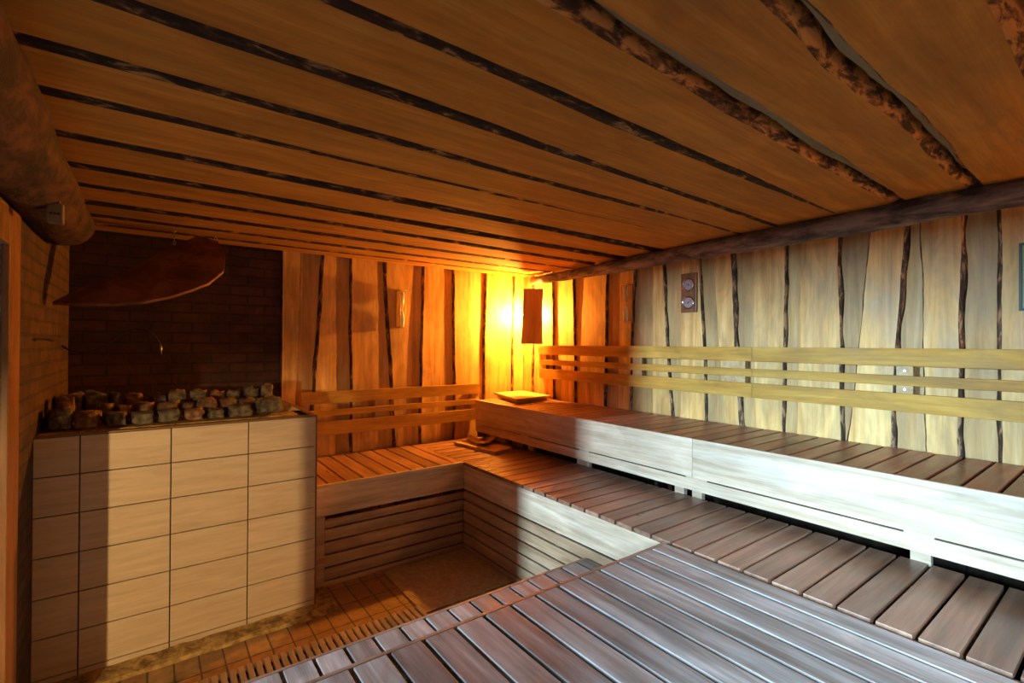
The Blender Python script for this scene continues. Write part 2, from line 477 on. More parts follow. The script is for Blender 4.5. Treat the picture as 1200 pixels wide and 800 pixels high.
# (near edge at backrest height, near edge at ceiling, far edge, far edge at ceiling, edge bark widths)
rw = [(-1.5, -1.5, -1.2, -1.2, .02, .02), (-1.05, -1.05, -0.75, -0.75, .02, .02), (-0.6, -0.6, -0.32, -0.32, .02, .02), (-0.2, -0.2, 0.1, 0.1, .02, .02),
      (0.20, 0.20, 0.492, 0.497, 0.02, 0.022), (0.662, 0.66, 0.812, 0.825, 0.03, 0.012), (0.942, 0.905, 1.132, 1.07, 0.032, 0.014), (1.240, 1.25, 1.483, 1.47, 0.024, 0.008),
      (1.580, 1.575, 1.785, 1.79, 0.022, 0.006), (1.94, 1.985, 2.065, 2.12, 0.04, 0.008), (2.215, 2.25, 2.405, 2.40, 0.02, 0.01), (2.55, 2.60, 2.69, 2.70, 0.022, 0.01),
      (2.935, 2.92, 3.075, 3.08, 0.02, 0.01), (3.26, 3.24, 3.585, 3.55, 0.02, 0.012), (3.70, 3.72, 3.89, 3.90, 0.02, 0.01), (4.03, 4.05, 4.30, 4.28, 0.02, 0.015), (4.40, 4.40, 4.55, 4.55, 0.02, 0.01)]
for i, (a0, a1, c0, c1, ba, bc) in enumerate(rw):
    path = []
    n = 70
    for k in range(n + 1):
        z = 1.10 + 1.50 * k / n
        t = (z - 1.76) / 0.70
        a = a0 + (a1 - a0) * t + wob(z, i + 90, 0.012, 1.6)
        c = c0 + (c1 - c0) * t + wob(z, i + 130, 0.012, 1.6)
        e1 = 0.8 * ba * (1 + 0.7 * mn.noise(Vector((z * 4, i, 3)))); e2 = bc * (1 + 0.5 * mn.noise(Vector((z * 4, i, 13))))
        path.append([Vector((XR + 0.027, a - e1, z)), Vector((XR + 0.012, a - e1 * 0.6, z)), Vector((XR, a, z)),
                     Vector((XR, c, z)), Vector((XR + 0.012, c + e2 * 0.6, z)), Vector((XR + 0.027, c + e2, z))])
    b.strip(path, 0, 2)
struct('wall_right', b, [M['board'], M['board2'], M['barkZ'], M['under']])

# ------------------------------------------------------------------ back wall: sooty brick behind the stove, boards to the right of it
b = MB()
b.box(XL0 - 0.15, 0.905, YB + 0.03, YB + 0.15, 0.0, 2.62, mi=3)
x = 0.905
while x < XR + 0.1:
    w = 0.17 + 0.06 * random.random()
    b.box(x, min(x + w, XR + 0.1), YB + 0.026, YB + 0.10, 0.0, 2.62, mi=1)
    x += w
bw = [(0.912, 0.912, 1.035, 1.05, .006, .012), (1.215, 1.26, 1.365, 1.36, .03, .012), (1.52, 1.51, 1.775, 1.77, .02, .008), (1.90, 1.86, 2.09, 2.13, .03, .012),
      (2.25, 2.26, 2.48, 2.49, .02, .01), (2.63, 2.62, 2.83, 2.83, .02, .008), (3.03, 3.04, 3.35, 3.37, .024, .02), (3.43, 3.44, 3.572, 3.572, .02, .005)]
for i, (a0, a1, c0, c1, ba, bc) in enumerate(bw):
    path = []
    n = 70
    for k in range(n + 1):
        z = 2.60 * k / n
        t = (z - 1.76) / 0.70
        a = a0 + (a1 - a0) * t + wob(z, i + 190, 0.012, 1.5) * (0 if i == 0 else 1)
        c = c0 + (c1 - c0) * t + wob(z, i + 230, 0.013, 1.5) * (0 if i == 7 else 1)
        if i == 6: c += 0.035 * math.exp(-((z - 1.98) / 0.09) ** 2) - 0.02 * math.exp(-((z - 1.7) / 0.3) ** 2)
        e1 = ba * (1 + 0.5 * mn.noise(Vector((z * 4, i, 23)))); e2 = bc * (1 + 0.5 * mn.noise(Vector((z * 4, i, 33))))
        path.append([Vector((a - e1, YB + 0.027, z)), Vector((a - e1 * 0.6, YB + 0.012, z)), Vector((a, YB, z)),
                     Vector((c, YB, z)), Vector((c + e2 * 0.6, YB + 0.012, z)), Vector((c + e2, YB + 0.027, z))])
    b.strip(path, 0, 2)
struct('wall_back', b, [M['board'], M['board2'], M['barkZ'], M['brickB']])

# ------------------------------------------------------------------ left wall with the doorway, front wall behind the camera
b = MB()
b.box(XL0 - 0.14, XL0, DOOR1, YB + 0.15, 0, 2.62, mi=0)
W2 = (-0.85, -0.30, 1.35, 1.95)  # opening for an added, unseen side window
b.box(XL0 - 0.14, XL0, YF - 0.1, W2[0], 0, 2.62, mi=1); b.box(XL0 - 0.14, XL0, W2[1], DOOR0, 0, 2.62, mi=1)
b.box(XL0 - 0.14, XL0, W2[0], W2[1], 0, W2[2], mi=1); b.box(XL0 - 0.14, XL0, W2[0], W2[1], W2[3], 2.62, mi=1)
b.box(XL0 - 0.14, XL0, DOOR0, DOOR1, DOORH, 2.62, mi=1)
struct('wall_left', b, [M['brickL'], M['board2']])
b = MB()
y = XL0 - 0.1
while y < XR + 0.1:
    b.box(y, y + 0.2, YF - 0.1, YF, 0, 2.62); y += 0.2
struct('wall_front', b, M['board2'])
b = MB()
b.box(XL0, XL0 + 0.022, DOOR1 + 0.001, DOOR1 + 0.20, 0.0, 2.29, 0.003)
b.box(XL0, XL0 + 0.022, DOOR0 - 0.12, DOOR0 - 0.001, 0.0, 2.29, 0.003)
b.box(XL0, XL0 + 0.022, DOOR0, DOOR1, DOORH, 2.29, 0.003)
struct('door_1', b, M['post'])

# hall beyond the doorway: floor, walls, ceiling and the window the daylight comes through
WX, WY0, WY1, WZ0, WZ1 = -3.9, 2.44, 2.72, 1.85, 2.40
b = MB(); b.box(WX - 0.2, XL0 - 0.2, YF - 0.1, YB + 0.15, -0.08, 0.0); struct('floor_hall', b, M['hall'])
b = MB(); b.box(WX - 0.2, XL0 - 0.14, YF - 0.1, YB + 0.15, 2.62, 2.68); struct('ceiling_hall', b, M['hall'])
b = MB()
b.box(WX - 0.12, WX, YF - 0.1, WY0, 0, 2.62); b.box(WX - 0.12, WX, WY1, YB + 0.15, 0, 2.62)
b.box(WX - 0.12, WX, WY0, WY1, 0, WZ0); b.box(WX - 0.12, WX, WY0, WY1, WZ1, 2.62)
struct('wall_hall_left', b, M['hall'])
b = MB(); b.box(WX, XL0 - 0.14, YB, YB + 0.12, 0, 2.62); struct('wall_hall_back', b, M['hall'])
b = MB(); b.box(WX, XL0 - 0.14, YF - 0.1, YF, 0, 2.62); struct('wall_hall_front', b, M['hall'])
b = MB()
for (y0, y1, z0, z1) in ((WY0, WY0 + 0.02, WZ0, WZ1), (WY1 - 0.02, WY1, WZ0, WZ1), (WY0 + 0.02, WY1 - 0.02, WZ0, WZ0 + 0.02), (WY0 + 0.02, WY1 - 0.02, WZ1 - 0.02, WZ1)):
    b.box(WX - 0.06, WX - 0.01, y0, y1, z0, z1, 0.002)
struct('window_1', b, M['post'])
b = MB()
for (y0, y1, z0, z1) in ((W2[0], W2[0] + 0.025, W2[2], W2[3]), (W2[1] - 0.025, W2[1], W2[2], W2[3]), (W2[0] + 0.025, W2[1] - 0.025, W2[2], W2[2] + 0.025), (W2[0] + 0.025, W2[1] - 0.025, W2[3] - 0.025, W2[3])):
    b.box(XL0 - 0.05, XL0 - 0.005, y0, y1, z0, z1, 0.002)
struct('added_window', b, M['post'])  # frame of the added window, out of view, for cool light on the platform

# ------------------------------------------------------------------ stove
st = thing('tiled_stove', 'beige tiled sauna stove with stones heaped on top, left of the benches', 'stove', (0.2, 3.9, 0))
b = MB()
b.box(XL0, XST - 0.008, YST + 0.012, YST + 0.10, 0.0, 1.268)
b.box(XST - 0.09, XST - 0.008, YST + 0.10, YB - 0.002, 0.0, 1.268)
b.box(XL0, XST - 0.09, YST + 0.10, YB - 0.002, 0.0, 1.284, mi=1)
b.obj('stove_body', [M['grout'], M['mortar']], st)
b = MB()
xs = [XL0, -0.293, 0.095, 0.485, XST]
zs = [0.0, 0.063, 0.266, 0.467, 0.672, 0.876, 1.077, 1.276]
for i in range(4):
    for j in range(7):
        b.box(xs[i] + (0.003 if i else 0), xs[i + 1] - 0.003, YST, YST + 0.012, zs[j] + 0.003, zs[j + 1] - 0.003, 0.0012)
ys = [YST + 0.013, 3.75, 4.14, YB - 0.002]
for i in range(3):
    for j in range(7):
        b.box(XST - 0.008, XST + 0.004, ys[i] + 0.003, ys[i + 1] - 0.003, zs[j] + 0.003, zs[j + 1] - 0.003, 0.0012)
b.obj('tile_cladding', M['tile'], st)
b = MB()
b.box(XL0, XST + 0.006, YST - 0.003, YST + 0.03, 1.276, 1.286, 0.002)
b.box(XST - 0.03, XST + 0.006, YST + 0.03, YB - 0.002, 1.276, 1.286, 0.002)
b.box(XST - 0.004, XST + 0.006, YST - 0.003, YST + 0.006, 0.0, 1.276, 0.002)
b.obj('edge_trim', M['trim'], st)
b = MB()
pl = [(0.66, 3.645, 1.2845), (0.66, 3.645, 1.375), (0.69, 3.645, 1.395), (0.725, 3.645, 1.375), (0.80, 3.645, 1.315), (0.853, 3.645, 1.2865)]
b.prism(pl, (0, 0.23, 0)); b.obj('plaster_slope', M['plaster'], st)
# mortar plinth at the foot
b = MB()
n = 46
t = bmesh.new()
rows = []
for k in range(n + 1):
    x = XL0 + (XST + 0.12 - XL0) * k / n
    e = 3.235 + 0.016 * mn.noise(Vector((x * 7, 1, 1)))
    rows.append([t.verts.new((x, YST + 0.01, 0.0)), t.verts.new((x, YST - 0.002, 0.034 + 0.008 * mn.noise(Vector((x * 11, 4, 1))))),
                 t.verts.new((x, 3.30, 0.026 + 0.010 * mn.noise(Vector((x * 9, 2, 1))))), t.verts.new((x, e + 0.01, 0.018)), t.verts.new((x, e, 0.0))])
for a, c in zip(rows, rows[1:]):
    for i in range(4): t.faces.new((a[i], a[i + 1], c[i + 1], c[i]))
    t.faces.new((a[4], a[0], c[0], c[4]))
t.faces.new(rows[0]); t.faces.new(rows[-1])
b.merge(t)
b.box(XST + 0.006, XST + 0.115, YST + 0.012, 3.59, 0, 0.02, 0.004)
b.obj('mortar_plinth', M['mortar'], st)

# ------------------------------------------------------------------ stones
def stone_obj(cx, cy, cz, sx, sy, sz, seed, mt):
    t = bmesh.new()
    bmesh.ops.create_cube(t, size=1)
    bmesh.ops.subdivide_edges(t, edges=t.edges[:], cuts=5, use_grid_fill=True)
    for v in t.verts:
        p = v.co.copy()
        q = Vector([math.copysign(min(abs(a), 0.5), a) for a in p])
        ln = q.length
        sph = q.normalized() * 0.62
        q = q.lerp(sph, 0.28)
        nn = Vector((mn.noise(p * 2.3 + Vector((seed, 0, 0))), mn.noise(p * 2.3 + Vector((0, seed, 4))), mn.noise(p * 2.3 + Vector((3, 0, seed)))))
        n2 = mn.noise(p * 7 + Vector((seed, seed, 0)))
        q += nn * 0.17 + q.normalized() * n2 * 0.06
        v.co = q
    # fit to the size measured
    for ax, s in enumerate((sx, sy, sz)):
        lo = min(v.co[ax] for v in t.verts); hi = max(v.co[ax] for v in t.verts)
        for v in t.verts: v.co[ax] = ((v.co[ax] - lo) / (hi - lo) - 0.5) * s
    rz = Matrix.Rotation((random.random() - 0.5) * 0.5, 3, 'Z')
    for v in t.verts: v.co = rz @ v.co; v.co.z += sz / 2
    for f in t.faces: f.smooth = True
    bb = MB(); bb.merge(t)
    o = bb.obj('stove_stone', mt)
    for e in o.data.edges: pass
    o.location = (cx, cy, cz)
    return o
rows = {
 'front': (3.47, [(26, 61, 481, 515), (61, 84, 478, 507), (84, 118, 483, 505), (118, 150, 484, 504), (151, 182, 484, 502), (183, 214, 480, 500), (214, 242, 480, 498), (243, 266, 480, 494), (267, 300, 474, 492), (300, 334, 465, 487)]),
 'middle': (3.66, [(62, 88, 466, 487), (112, 134, 474, 486), (134, 153, 475, 486), (154, 182, 472, 484), (183, 214, 470, 482), (214, 230, 472, 482), (230, 257, 466, 482), (257, 280, 466, 478), (280, 302, 466, 478)]),
 'back': (3.90, [(52, 90, 461, 482), (92, 127, 458, 482), (127, 141, 460, 478), (142, 169, 461, 477), (174, 194, 461, 476), (195, 221, 456, 474), (222, 246, 456, 472), (247, 267, 457, 470), (267, 286, 456, 470), (287, 306, 452, 467), (305, 323, 449, 466)]),
}
txt = {'front': 'rough grey block of stone in the front row on the tiled stove', 'middle': 'rust-tinged stone wedged in the middle row on the tiled stove', 'back': 'rough brown block of stone in the back row on the tiled stove'}
sd = 1
for rn, (yy, lst) in rows.items():
    for (u0, u1, v0, v1) in lst:
        sd += 1
        a = un(u0, v0, Y=yy); c = un(u1, v0, Y=yy)
        top = un((u0 + u1) / 2, v0, Y=yy).z
        w = (c.x - a.x) * 0.93
        dep = {'front': 0.15, 'middle': 0.13, 'back': 0.17}[rn]
        base = 1.285
        cx = max((a.x + c.x) / 2, XL0 + w / 2 + 0.015)
        if rn == 'front': cy = yy + 0.085
        else: cy = yy + dep / 2
        if rn != 'middle' : pass
        o = stone_obj(cx, cy, base, w, dep, max(top - base, 0.06), sd * 3.7, M['stone2'] if (rn == 'middle' or sd % 4 == 0) else M['stone'])
        tag(o, txt[rn], 'stone', rn + ' row of stones on the stove')

# ------------------------------------------------------------------ hanging brown sheet above the stove, its chains
b = MB()
pts = [un(62, 357, Y=3.66), un(92, 342, Y=3.8), un(120, 331, Y=3.9), un(150, 319, Y=4.0), un(180, 303, Y=4.1), un(205, 290, Y=4.2), un(232, 279, Y=4.32), un(255, 285, Y=4.3),
       un(264, 300, Y=4.12), un(262, 320, Y=3.95), un(245, 334, Y=3.84), un(225, 342, Y=3.78), un(200, 350, Y=3.72), (un(170, 356, Y=3.68)), un(130, 359, Y=3.66), un(95, 359, Y=3.65)]
ctr = sum(pts, Vector()) / len(pts)
# flatten on the best tilted plane through three of the corners
nn = (pts[6] - pts[0]).cross(pts[9] - pts[0]).normalized()
cl = []
for p in pts:
    d = (p - Vector((0, 0, H)))
    s = nn.dot(pts[0] - Vector((0, 0, H))) / nn.dot(d)
    cl.append(Vector((0, 0, H)) + d * s)
if nn.z < 0: nn = -nn
hd = thing('hanging_canopy', 'large reddish brown ragged-edged sheet hanging tilted above the stove', 'canopy', tuple(cl[0]))
b.prism(cl, nn * 0.02); b.obj('sheet', M['hood'], hd)
for (u, v, k) in ((197, 296, 5), (248, 283, 7)):
    q = cl[k]
    b = MB()
    z = q.z + 0.01; i = 0
    qx, qy = q.x * 0.97, q.y - 0.0
    while z < 2.60:
        ring = []
        for a in range(13):
            an = a / 12 * 2 * math.pi
            dx = 0.008 * math.cos(an); dz = 0.014 * math.sin(an)
            ring.append(Vector((qx + (dx if i % 2 else 0), qy + (0 if i % 2 else dx), z + dz)))
        b.tube(ring, 0.002, 6, caps=False); z += 0.022; i += 1
    b.obj('chain', M['steel'], hd)

# cable with a probe
b = MB()
path = [un(40, 398, X=XL0 + 0.006), un(56, 397, X=XL0 + 0.02)]
for (u, v, yy) in ((68, 402, 4.25), (82, 410, 4.2), (100, 412, 4.15), (120, 407, 4.15), (138, 394, 4.15), (153, 386, 4.15), (170, 386, 4.15), (182, 394, 4.15), (188, 404, 4.15)):
    path.append(un(u, v, Y=yy))
# smooth
sm = []
for i in range(len(path) - 1):
    p0 = path[max(i - 1, 0)]; p1 = path[i]; p2 = path[i + 1]; p3 = path[min(i + 2, len(path) - 1)]
    for k in range(5):
        t_ = k / 5
        sm.append(0.5 * ((2 * p1) + (p2 - p0) * t_ + (2 * p0 - 5 * p1 + 4 * p2 - p3) * t_ ** 2 + (3 * p1 - p0 - 3 * p2 + p3) * t_ ** 3))
sm.append(path[-1])
ca = thing('sensor_cable', 'thin black cable curling from the brick wall, in front of the dark back wall', 'cable', tuple(path[0]))
b.tube(sm, 0.005, 8); b.obj('cable', M['black'], ca)
b = MB(); e = path[-1]
b.tube([e + Vector((0, 0, 0.005)), e + Vector((0.003, 0, -0.03)), e + Vector((0.004, 0, -0.065))], [0.008, 0.009, 0.004], 10)
pt = b.obj('probe_tip', M['steel'], ca); pt['label'] = 'shiny metal tip of the cable'

# junction box under the log
jy = 2.72
p0 = un(54, 259, Y=jy); p1 = un(74, 238.5, Y=jy)
jb = thing('junction_box', 'small cream socket box with three holes, fixed below the dark log at left', 'socket', ((p0.x + p1.x) / 2, jy, p0.z))
b = MB(); b.box(p0.x, p1.x, jy, jy + 0.05, p0.z, p1.z, 0.005); b.box(p0.x + 0.012, p1.x - 0.012, jy + 0.012, jy + 0.04, p1.z - 0.004, p1.z + 0.03); b.obj('housing', M['socket'], jb)
for k in range(3):
    b = MB(); cx = p0.x + (p1.x - p0.x) * (0.27 + 0.23 * k)
    b.disc((cx, jy + 0.001, (p0.z + p1.z) / 2 - 0.004), (0, -1, 0), 0.0055, 0.002, 14)
    b.obj('socket_hole', M['black'], jb)

# ------------------------------------------------------------------ logs
def log(name, pts, rads, mt, label, wobv=0.12, seg=26):
    P = []; Rr = []
    for i in range(len(pts) - 1):
        a, c = Vector(pts[i]), Vector(pts[i + 1])
        for k in range(24):
            t_ = k / 24; P.append(a.lerp(c, t_)); Rr.append(rads[i] * (1 - t_) + rads[i + 1] * t_)
    P.append(Vector(pts[-1])); Rr.append(rads[-1])
    bb = MB(); bb.tube(P, Rr, seg, wob=wobv)
    o = recenter(bb.obj(name, mt))
    return tag(o, label, 'beam')
log('log_beam', [(3.38, YF, 2.515), (3.345, -0.1, 2.515), (3.34, 0.6, 2.512), (3.37, 1.4, 2.50), (3.43, 2.4, 2.497), (3.475, 3.4, 2.487), (3.50, 4.30, 2.487)],
    [0.075, 0.075, 0.075, 0.07, 0.06, 0.056, 0.045], M['log'], 'long weathered grey log running along the top of the right wall', 0.16)
log('log_beam', [(-0.43, YF, 2.45), (-0.43, 0.8, 2.45), (-0.415, 2.2, 2.45), (-0.395, 3.72, 2.43)],
    [0.16, 0.16, 0.15, 0.125], M['darklog'], 'thick dark brown log at top left with a cut end above the stove', 0.14)

# ------------------------------------------------------------------ benches
def slats_along_x(b, x0, x1, y_first_gap, pitch, y0, y1, ztop, th=0.026, gap=0.016, mi=0):
    """slats lying along X, side by side in Y; gaps centred on y_first_gap + k*pitch"""
    k = math.floor((y0 - y_first_gap) / pitch)
    e = []
    while y_first_gap + k * pitch < y1 + pitch: e.append(y_first_gap + k * pitch); k += 1
    for a, c in zip(e, e[1:]):
        ya = max(a + gap / 2, y0); yc = min(c - gap / 2, y1)
        if yc - ya > 0.02: b.box(x0, x1, ya, yc, ztop - th, ztop - random.random() * 0.001, 0.003)
def slats_along_y(b, y0, y1, x_first_gap, pitch, x0, x1, ztop, th=0.026, gap=0.016):
    k = math.floor((x0 - x_first_gap) / pitch)
    e = []
    while x_first_gap + k * pitch < x1 + pitch: e.append(x_first_gap + k * pitch); k += 1
    for a, c in zip(e, e[1:]):
        xa = max(a + gap / 2, x0); xc = min(c - gap / 2, x1)
        if xc - xa > 0.02: b.box(xa, xc, y0, y1, ztop - th, ztop - random.random() * 0.001, 0.003)

SZ = [(0.425, 0.497), (0.331, 0.411), (0.237, 0.317), (0.143, 0.223), (0.049, 0.129), (0.0, 0.035)]
YEND = YB - 0.002
XEND = XR - 0.004

# lower bench along the right wall
lb = thing('lower_bench', 'long low slatted bench along the right wall, in front of the raised bench', 'bench', (2.6, 1.5, 0))
b = MB(); slats_along_x(b, XLB - 0.003, 2.945, 0.2665, 0.1252, YF + 0.01, YEND - 0.012, ZLB)
b.obj('seat_slats', M['slatX'], lb)
b = MB()
b.box(XLB, XLB + 0.024, YF + 0.01, YLB - 0.001, 0.512, ZLB - 0.027, 0.002)
o = b.obj('front_board', M['fasciaY'], lb)
b = MB()
for z0, z1 in SZ: b.box(XLB + 0.002, XLB + 0.02, YF + 0.01, YLB, z0, z1, 0.002)
b.obj('skirt_slats', M['skirtY'], lb)
for yy in (YF + 0.05, -0.6, 0.4, 1.4, 2.4, 3.30):
    piece('leg', M['skirtY'], lb, XLB + 0.026, XLB + 0.07, yy, yy + 0.045, 0, ZLB - 0.101)
    piece('cross_bar', M['skirtY'], lb, XLB + 0.026, 2.94, yy, yy + 0.045, ZLB - 0.10, ZLB - 0.027)
    piece('leg', M['skirtY'], lb, 2.895, 2.94, yy, yy + 0.045, 0, ZLB - 0.101)

# lower bench along the back wall
cb = thing('lower_bench', 'short low slatted bench along the back wall, right of the stove', 'bench', (1.5, 4.1, 0))
b = MB(); slats_along_y(b, YLB + 0.021, YEND - 0.012, 1.04, 0.1312, XST + 0.03, XLB - 0.006, ZLB)
b.obj('seat_slats', M['slatY'], cb)
b = MB(); b.box(XST + 0.02, XLB - 0.001, YLB, YLB + 0.02, 0.515, ZLB, 0.002); b.obj('front_board', M['fasciaX'], cb)
b = MB()
for j, (z0, z1) in enumerate(SZ): b.box(XST + 0.13 if j < 5 else XST + 0.02, XLB - 0.001, YLB + 0.003, YLB + 0.02, z0, z1 - (0.014 if j == 0 else 0), 0.002)
b.obj('skirt_slats', M['skirtX'], cb)
piece('end_batten', M['skirtX'], cb, XST + 0.02, XST + 0.129, YLB + 0.002, YLB + 0.022, 0.04, 0.513, 0.002)
for xx in (XST + 0.03, 1.5, 2.09):
    piece('leg', M['skirtX'], cb, xx, xx + 0.04, YLB + 0.18, YLB + 0.22, 0, ZLB - 0.091)
    piece('cross_bar', M['skirtX'], cb, xx, xx + 0.04, YLB + 0.024, 4.50, ZLB - 0.09, ZLB - 0.028)
    piece('leg', M['skirtX'], cb, xx, xx + 0.04, 4.46, 4.50, 0, ZLB - 0.091)

# upper bench
ub = thing('upper_bench', 'raised slatted bench along the right wall with a pale front board', 'bench', (3.2, 1.5, ZLB))
YU1 = 4.40
b = MB(); slats_along_x(b, XUB + 0.022, XEND - 0.012, 0.3975, 0.1188, YF + 0.01, YU1, ZUB)
b.obj('seat_slats', M['slatX'], ub)
piece('front_board', M['fasciaY'], ub, XUB, XUB + 0.021, 1.803, YU1, 0.912, ZUB, 0.002)
piece('front_board', M['fasciaY'], ub, XUB, XUB + 0.021, YF + 0.01, 1.801, 0.912, ZUB, 0.002)
b = MB(); b.box(XUB + 0.001, XUB + 0.02, YF + 0.01, YU1, 0.828, 0.903, 0.002); b.obj('lower_rail', M['fasciaY'], ub)
for (y0, y1) in ((1.959, 2.033), (1.824, 1.897), (0.643, 0.721), (2.862, 3.004), (3.6, 3.68), (4.28, 4.34), (-0.6, -0.52)):
    piece('leg', M['fasciaY'], ub, 2.949, 2.985, y0, y1, 0, 0.845, 0.001)
    piece('rail_block', M['fasciaY'], ub, XUB + 0.021, 2.985, y0 + 0.005, y1 - 0.005, 0.846, 0.89, 0.001)
for (y0, y1) in ((1.70, 1.85), (0.60, 0.71), (2.72, 2.83), (3.5, 3.6), (4.26, 4.36), (-0.6, -0.5)):
    piece('spacer', M['fasciaY'], ub, XUB + 0.002, XUB + 0.019, y0, y1, 0.9035, 0.9115)
for yy in (YF + 0.05, -0.57, 0.62, 1.76, 2.75, 3.52, 4.29):
    piece('strut', M['skirtY'], ub, XUB + 0.023, XUB + 0.06, yy, yy + 0.04, ZLB + 0.155, ZUB - 0.091)
    piece('cross_bar', M['skirtY'], ub, XUB + 0.023, XEND - 0.02, yy, yy + 0.04, ZUB - 0.09, ZUB - 0.028)
    piece('leg', M['under'], ub, XEND - 0.06, XEND - 0.02, yy, yy + 0.04, 0, ZUB - 0.091)  # rear legs take the painted shade colour too
# left end panel of the raised bench
b = MB(); b.box(XUB + 0.022, XEND - 0.01, YU1 - 0.02, YU1, 0.76, ZUB - 0.028, 0.002); b.obj('end_panel', M['fasciaX'], ub)

# big platform in the foreground
pf = thing('platform', 'broad slatted platform in the foreground, level with the low benches', 'platform', (1.2, 0.3, 0))
PX0, PX1, PY0, PY1 = 0.20, 2.150, -1.1, 1.545
b = MB(); slats_along_y(b, PY0, PY1 - 0.020, 2.019 - 0.1256 * 15, 0.1256, PX0, PX1, ZLB, th=0.028, gap=0.017)
b.obj('slats', M['plat'], pf)
b = MB()
b.box(PX0, PX1, PY1 - 0.018, PY1, ZLB - 0.11, ZLB - 0.001, 0.003); b.obj('front_board', M['slatX'], pf)
for yy in (PY0 + 0.05, 0.2, 1.36):
    piece('cross_bar', M['skirtX'], pf, PX0 + 0.02, PX1 - 0.02, yy, yy + 0.05, ZLB - 0.10, ZLB - 0.029)
    for xx in (PX0 + 0.03, 1.1, PX1 - 0.08): piece('leg', M['skirtX'], pf, xx, xx + 0.05, yy, yy + 0.05, 0, ZLB - 0.101)

# step below the platform
sp_ = thing('step', 'narrow slatted step running along the far edge of the foreground platform', 'step', (1.0, 1.8, 0))
ZS = 0.447; SY0, SY1 = 1.52, 2.130
b = MB(); slats_along_y(b, SY0, SY1 - 0.02, 2.075 - 0.1268 * 20, 0.1268, XL0 + 0.04, XLB - 0.012, ZS, th=0.026, gap=0.016)
b.obj('slats', M['plat'], sp_)
b = MB(); b.box(XL0 + 0.04, XLB - 0.012, SY1 - 0.018, SY1, ZS - 0.12, ZS - 0.001, 0.003); b.obj('front_board', M['slatX'], sp_)
for xx in (XL0 + 0.06, 0.5, 1.3, 2.08):
    piece('cross_bar', M['skirtX'], sp_, xx, xx + 0.05, SY0 + 0.02, SY1 - 0.03, ZS - 0.09, ZS - 0.027)
    piece('leg', M['skirtX'], sp_, xx, xx + 0.05, SY0 + 0.03, SY0 + 0.08, 0, ZS - 0.091); piece('leg', M['skirtX'], sp_, xx, xx + 0.05, SY1 - 0.10, SY1 - 0.05, 0, ZS - 0.091)

# ------------------------------------------------------------------ backrests
# the rails stand off the wall: heights re-measured on their own plane
XRR = XR - 0.065
def zr_(u, v): return un(u, v, X=XRR).z
br = thing('backrest', 'long three-rail backrest on the right wall above the raised bench', 'backrest', (XR, 1.5, 1.37))
JY = un(881, 405, X=XRR).y
for (z0, z1) in ((zr_(1200, 433.5), zr_(1200, 409.3)), (zr_(1200, 460), zr_(1200, 446.5)), (zr_(1200, 495.5), zr_(1200, 471))):
    yl = un(630, 405, X=XRR).y if z0 > 1.6 else un(632, 430, X=XRR).y
    piece('rail', M['railY'], br, XRR, XRR + 0.022, JY + 0.001, yl, z0, z1, 0.003)
    piece('rail', M['railY'], br, XRR, XRR + 0.022, YF + 0.3, JY - 0.001, z0, z1, 0.003)
zb0, zb1 = zr_(1200, 494), zr_(1200, 412)
for (u0, u1) in ((846, 873), (1050, 1070), (632, 640), (741, 752)):
    ya, yb = un(u1, 430, X=XRR + 0.02).y, un(u0, 430, X=XRR + 0.02).y
    b = MB(); b.box(XRR + 0.0225, XR + 0.001, ya, yb, zb0, zb1, 0.002)
    b.obj('bracket', M['plainwood'], br)
    for zz in (0.5 * (zr_(1200, 433.5) + zr_(1200, 446.5)), 0.5 * (zr_(1200, 460) + zr_(1200, 471))):
        b = MB(); b.disc((XRR + 0.0225, (ya + yb) / 2, zz), (-1, 0, 0), 0.006, 0.001, 12)
        b.obj('screw', M['steel'], br)
b = MB()
b.box(XRR + 0.0225, XR + 0.001, -0.8, -0.74, zb0, zb1, 0.002); b.obj('bracket', M['plainwood'], br)

YRR = YB - 0.09
def zq_(u, v): return un(u, v, Y=YRR).z
bk = thing('backrest', 'short three-rail backrest on the back wall above the low bench', 'backrest', (2.0, YB, 0.92))
xa, xb = un(353, 460, Y=YRR).x, un(562.5, 449, Y=YRR).x
for (z0, z1) in ((zq_(560, 461), zq_(560, 449.3)), (zq_(560, 473), zq_(560, 467)), (zq_(560, 491.5), zq_(560, 478.5))):
    b = MB(); b.box(xa, xb, YRR, YRR + 0.022, z0, z1, 0.003); b.obj('rail', M['railX'], bk)
zb0, zb1 = zq_(560, 490), zq_(560, 451)
for (u0, u1) in ((355, 361), (440, 450), (553, 561)):
    a_, c_ = un(u0, 460, Y=YRR + 0.02).x, un(u1, 460, Y=YRR + 0.02).x
    b = MB(); b.box(a_, c_, YRR + 0.0225, YB + 0.001, zb0, zb1, 0.002); b.obj('bracket', M['plainwood'], bk)

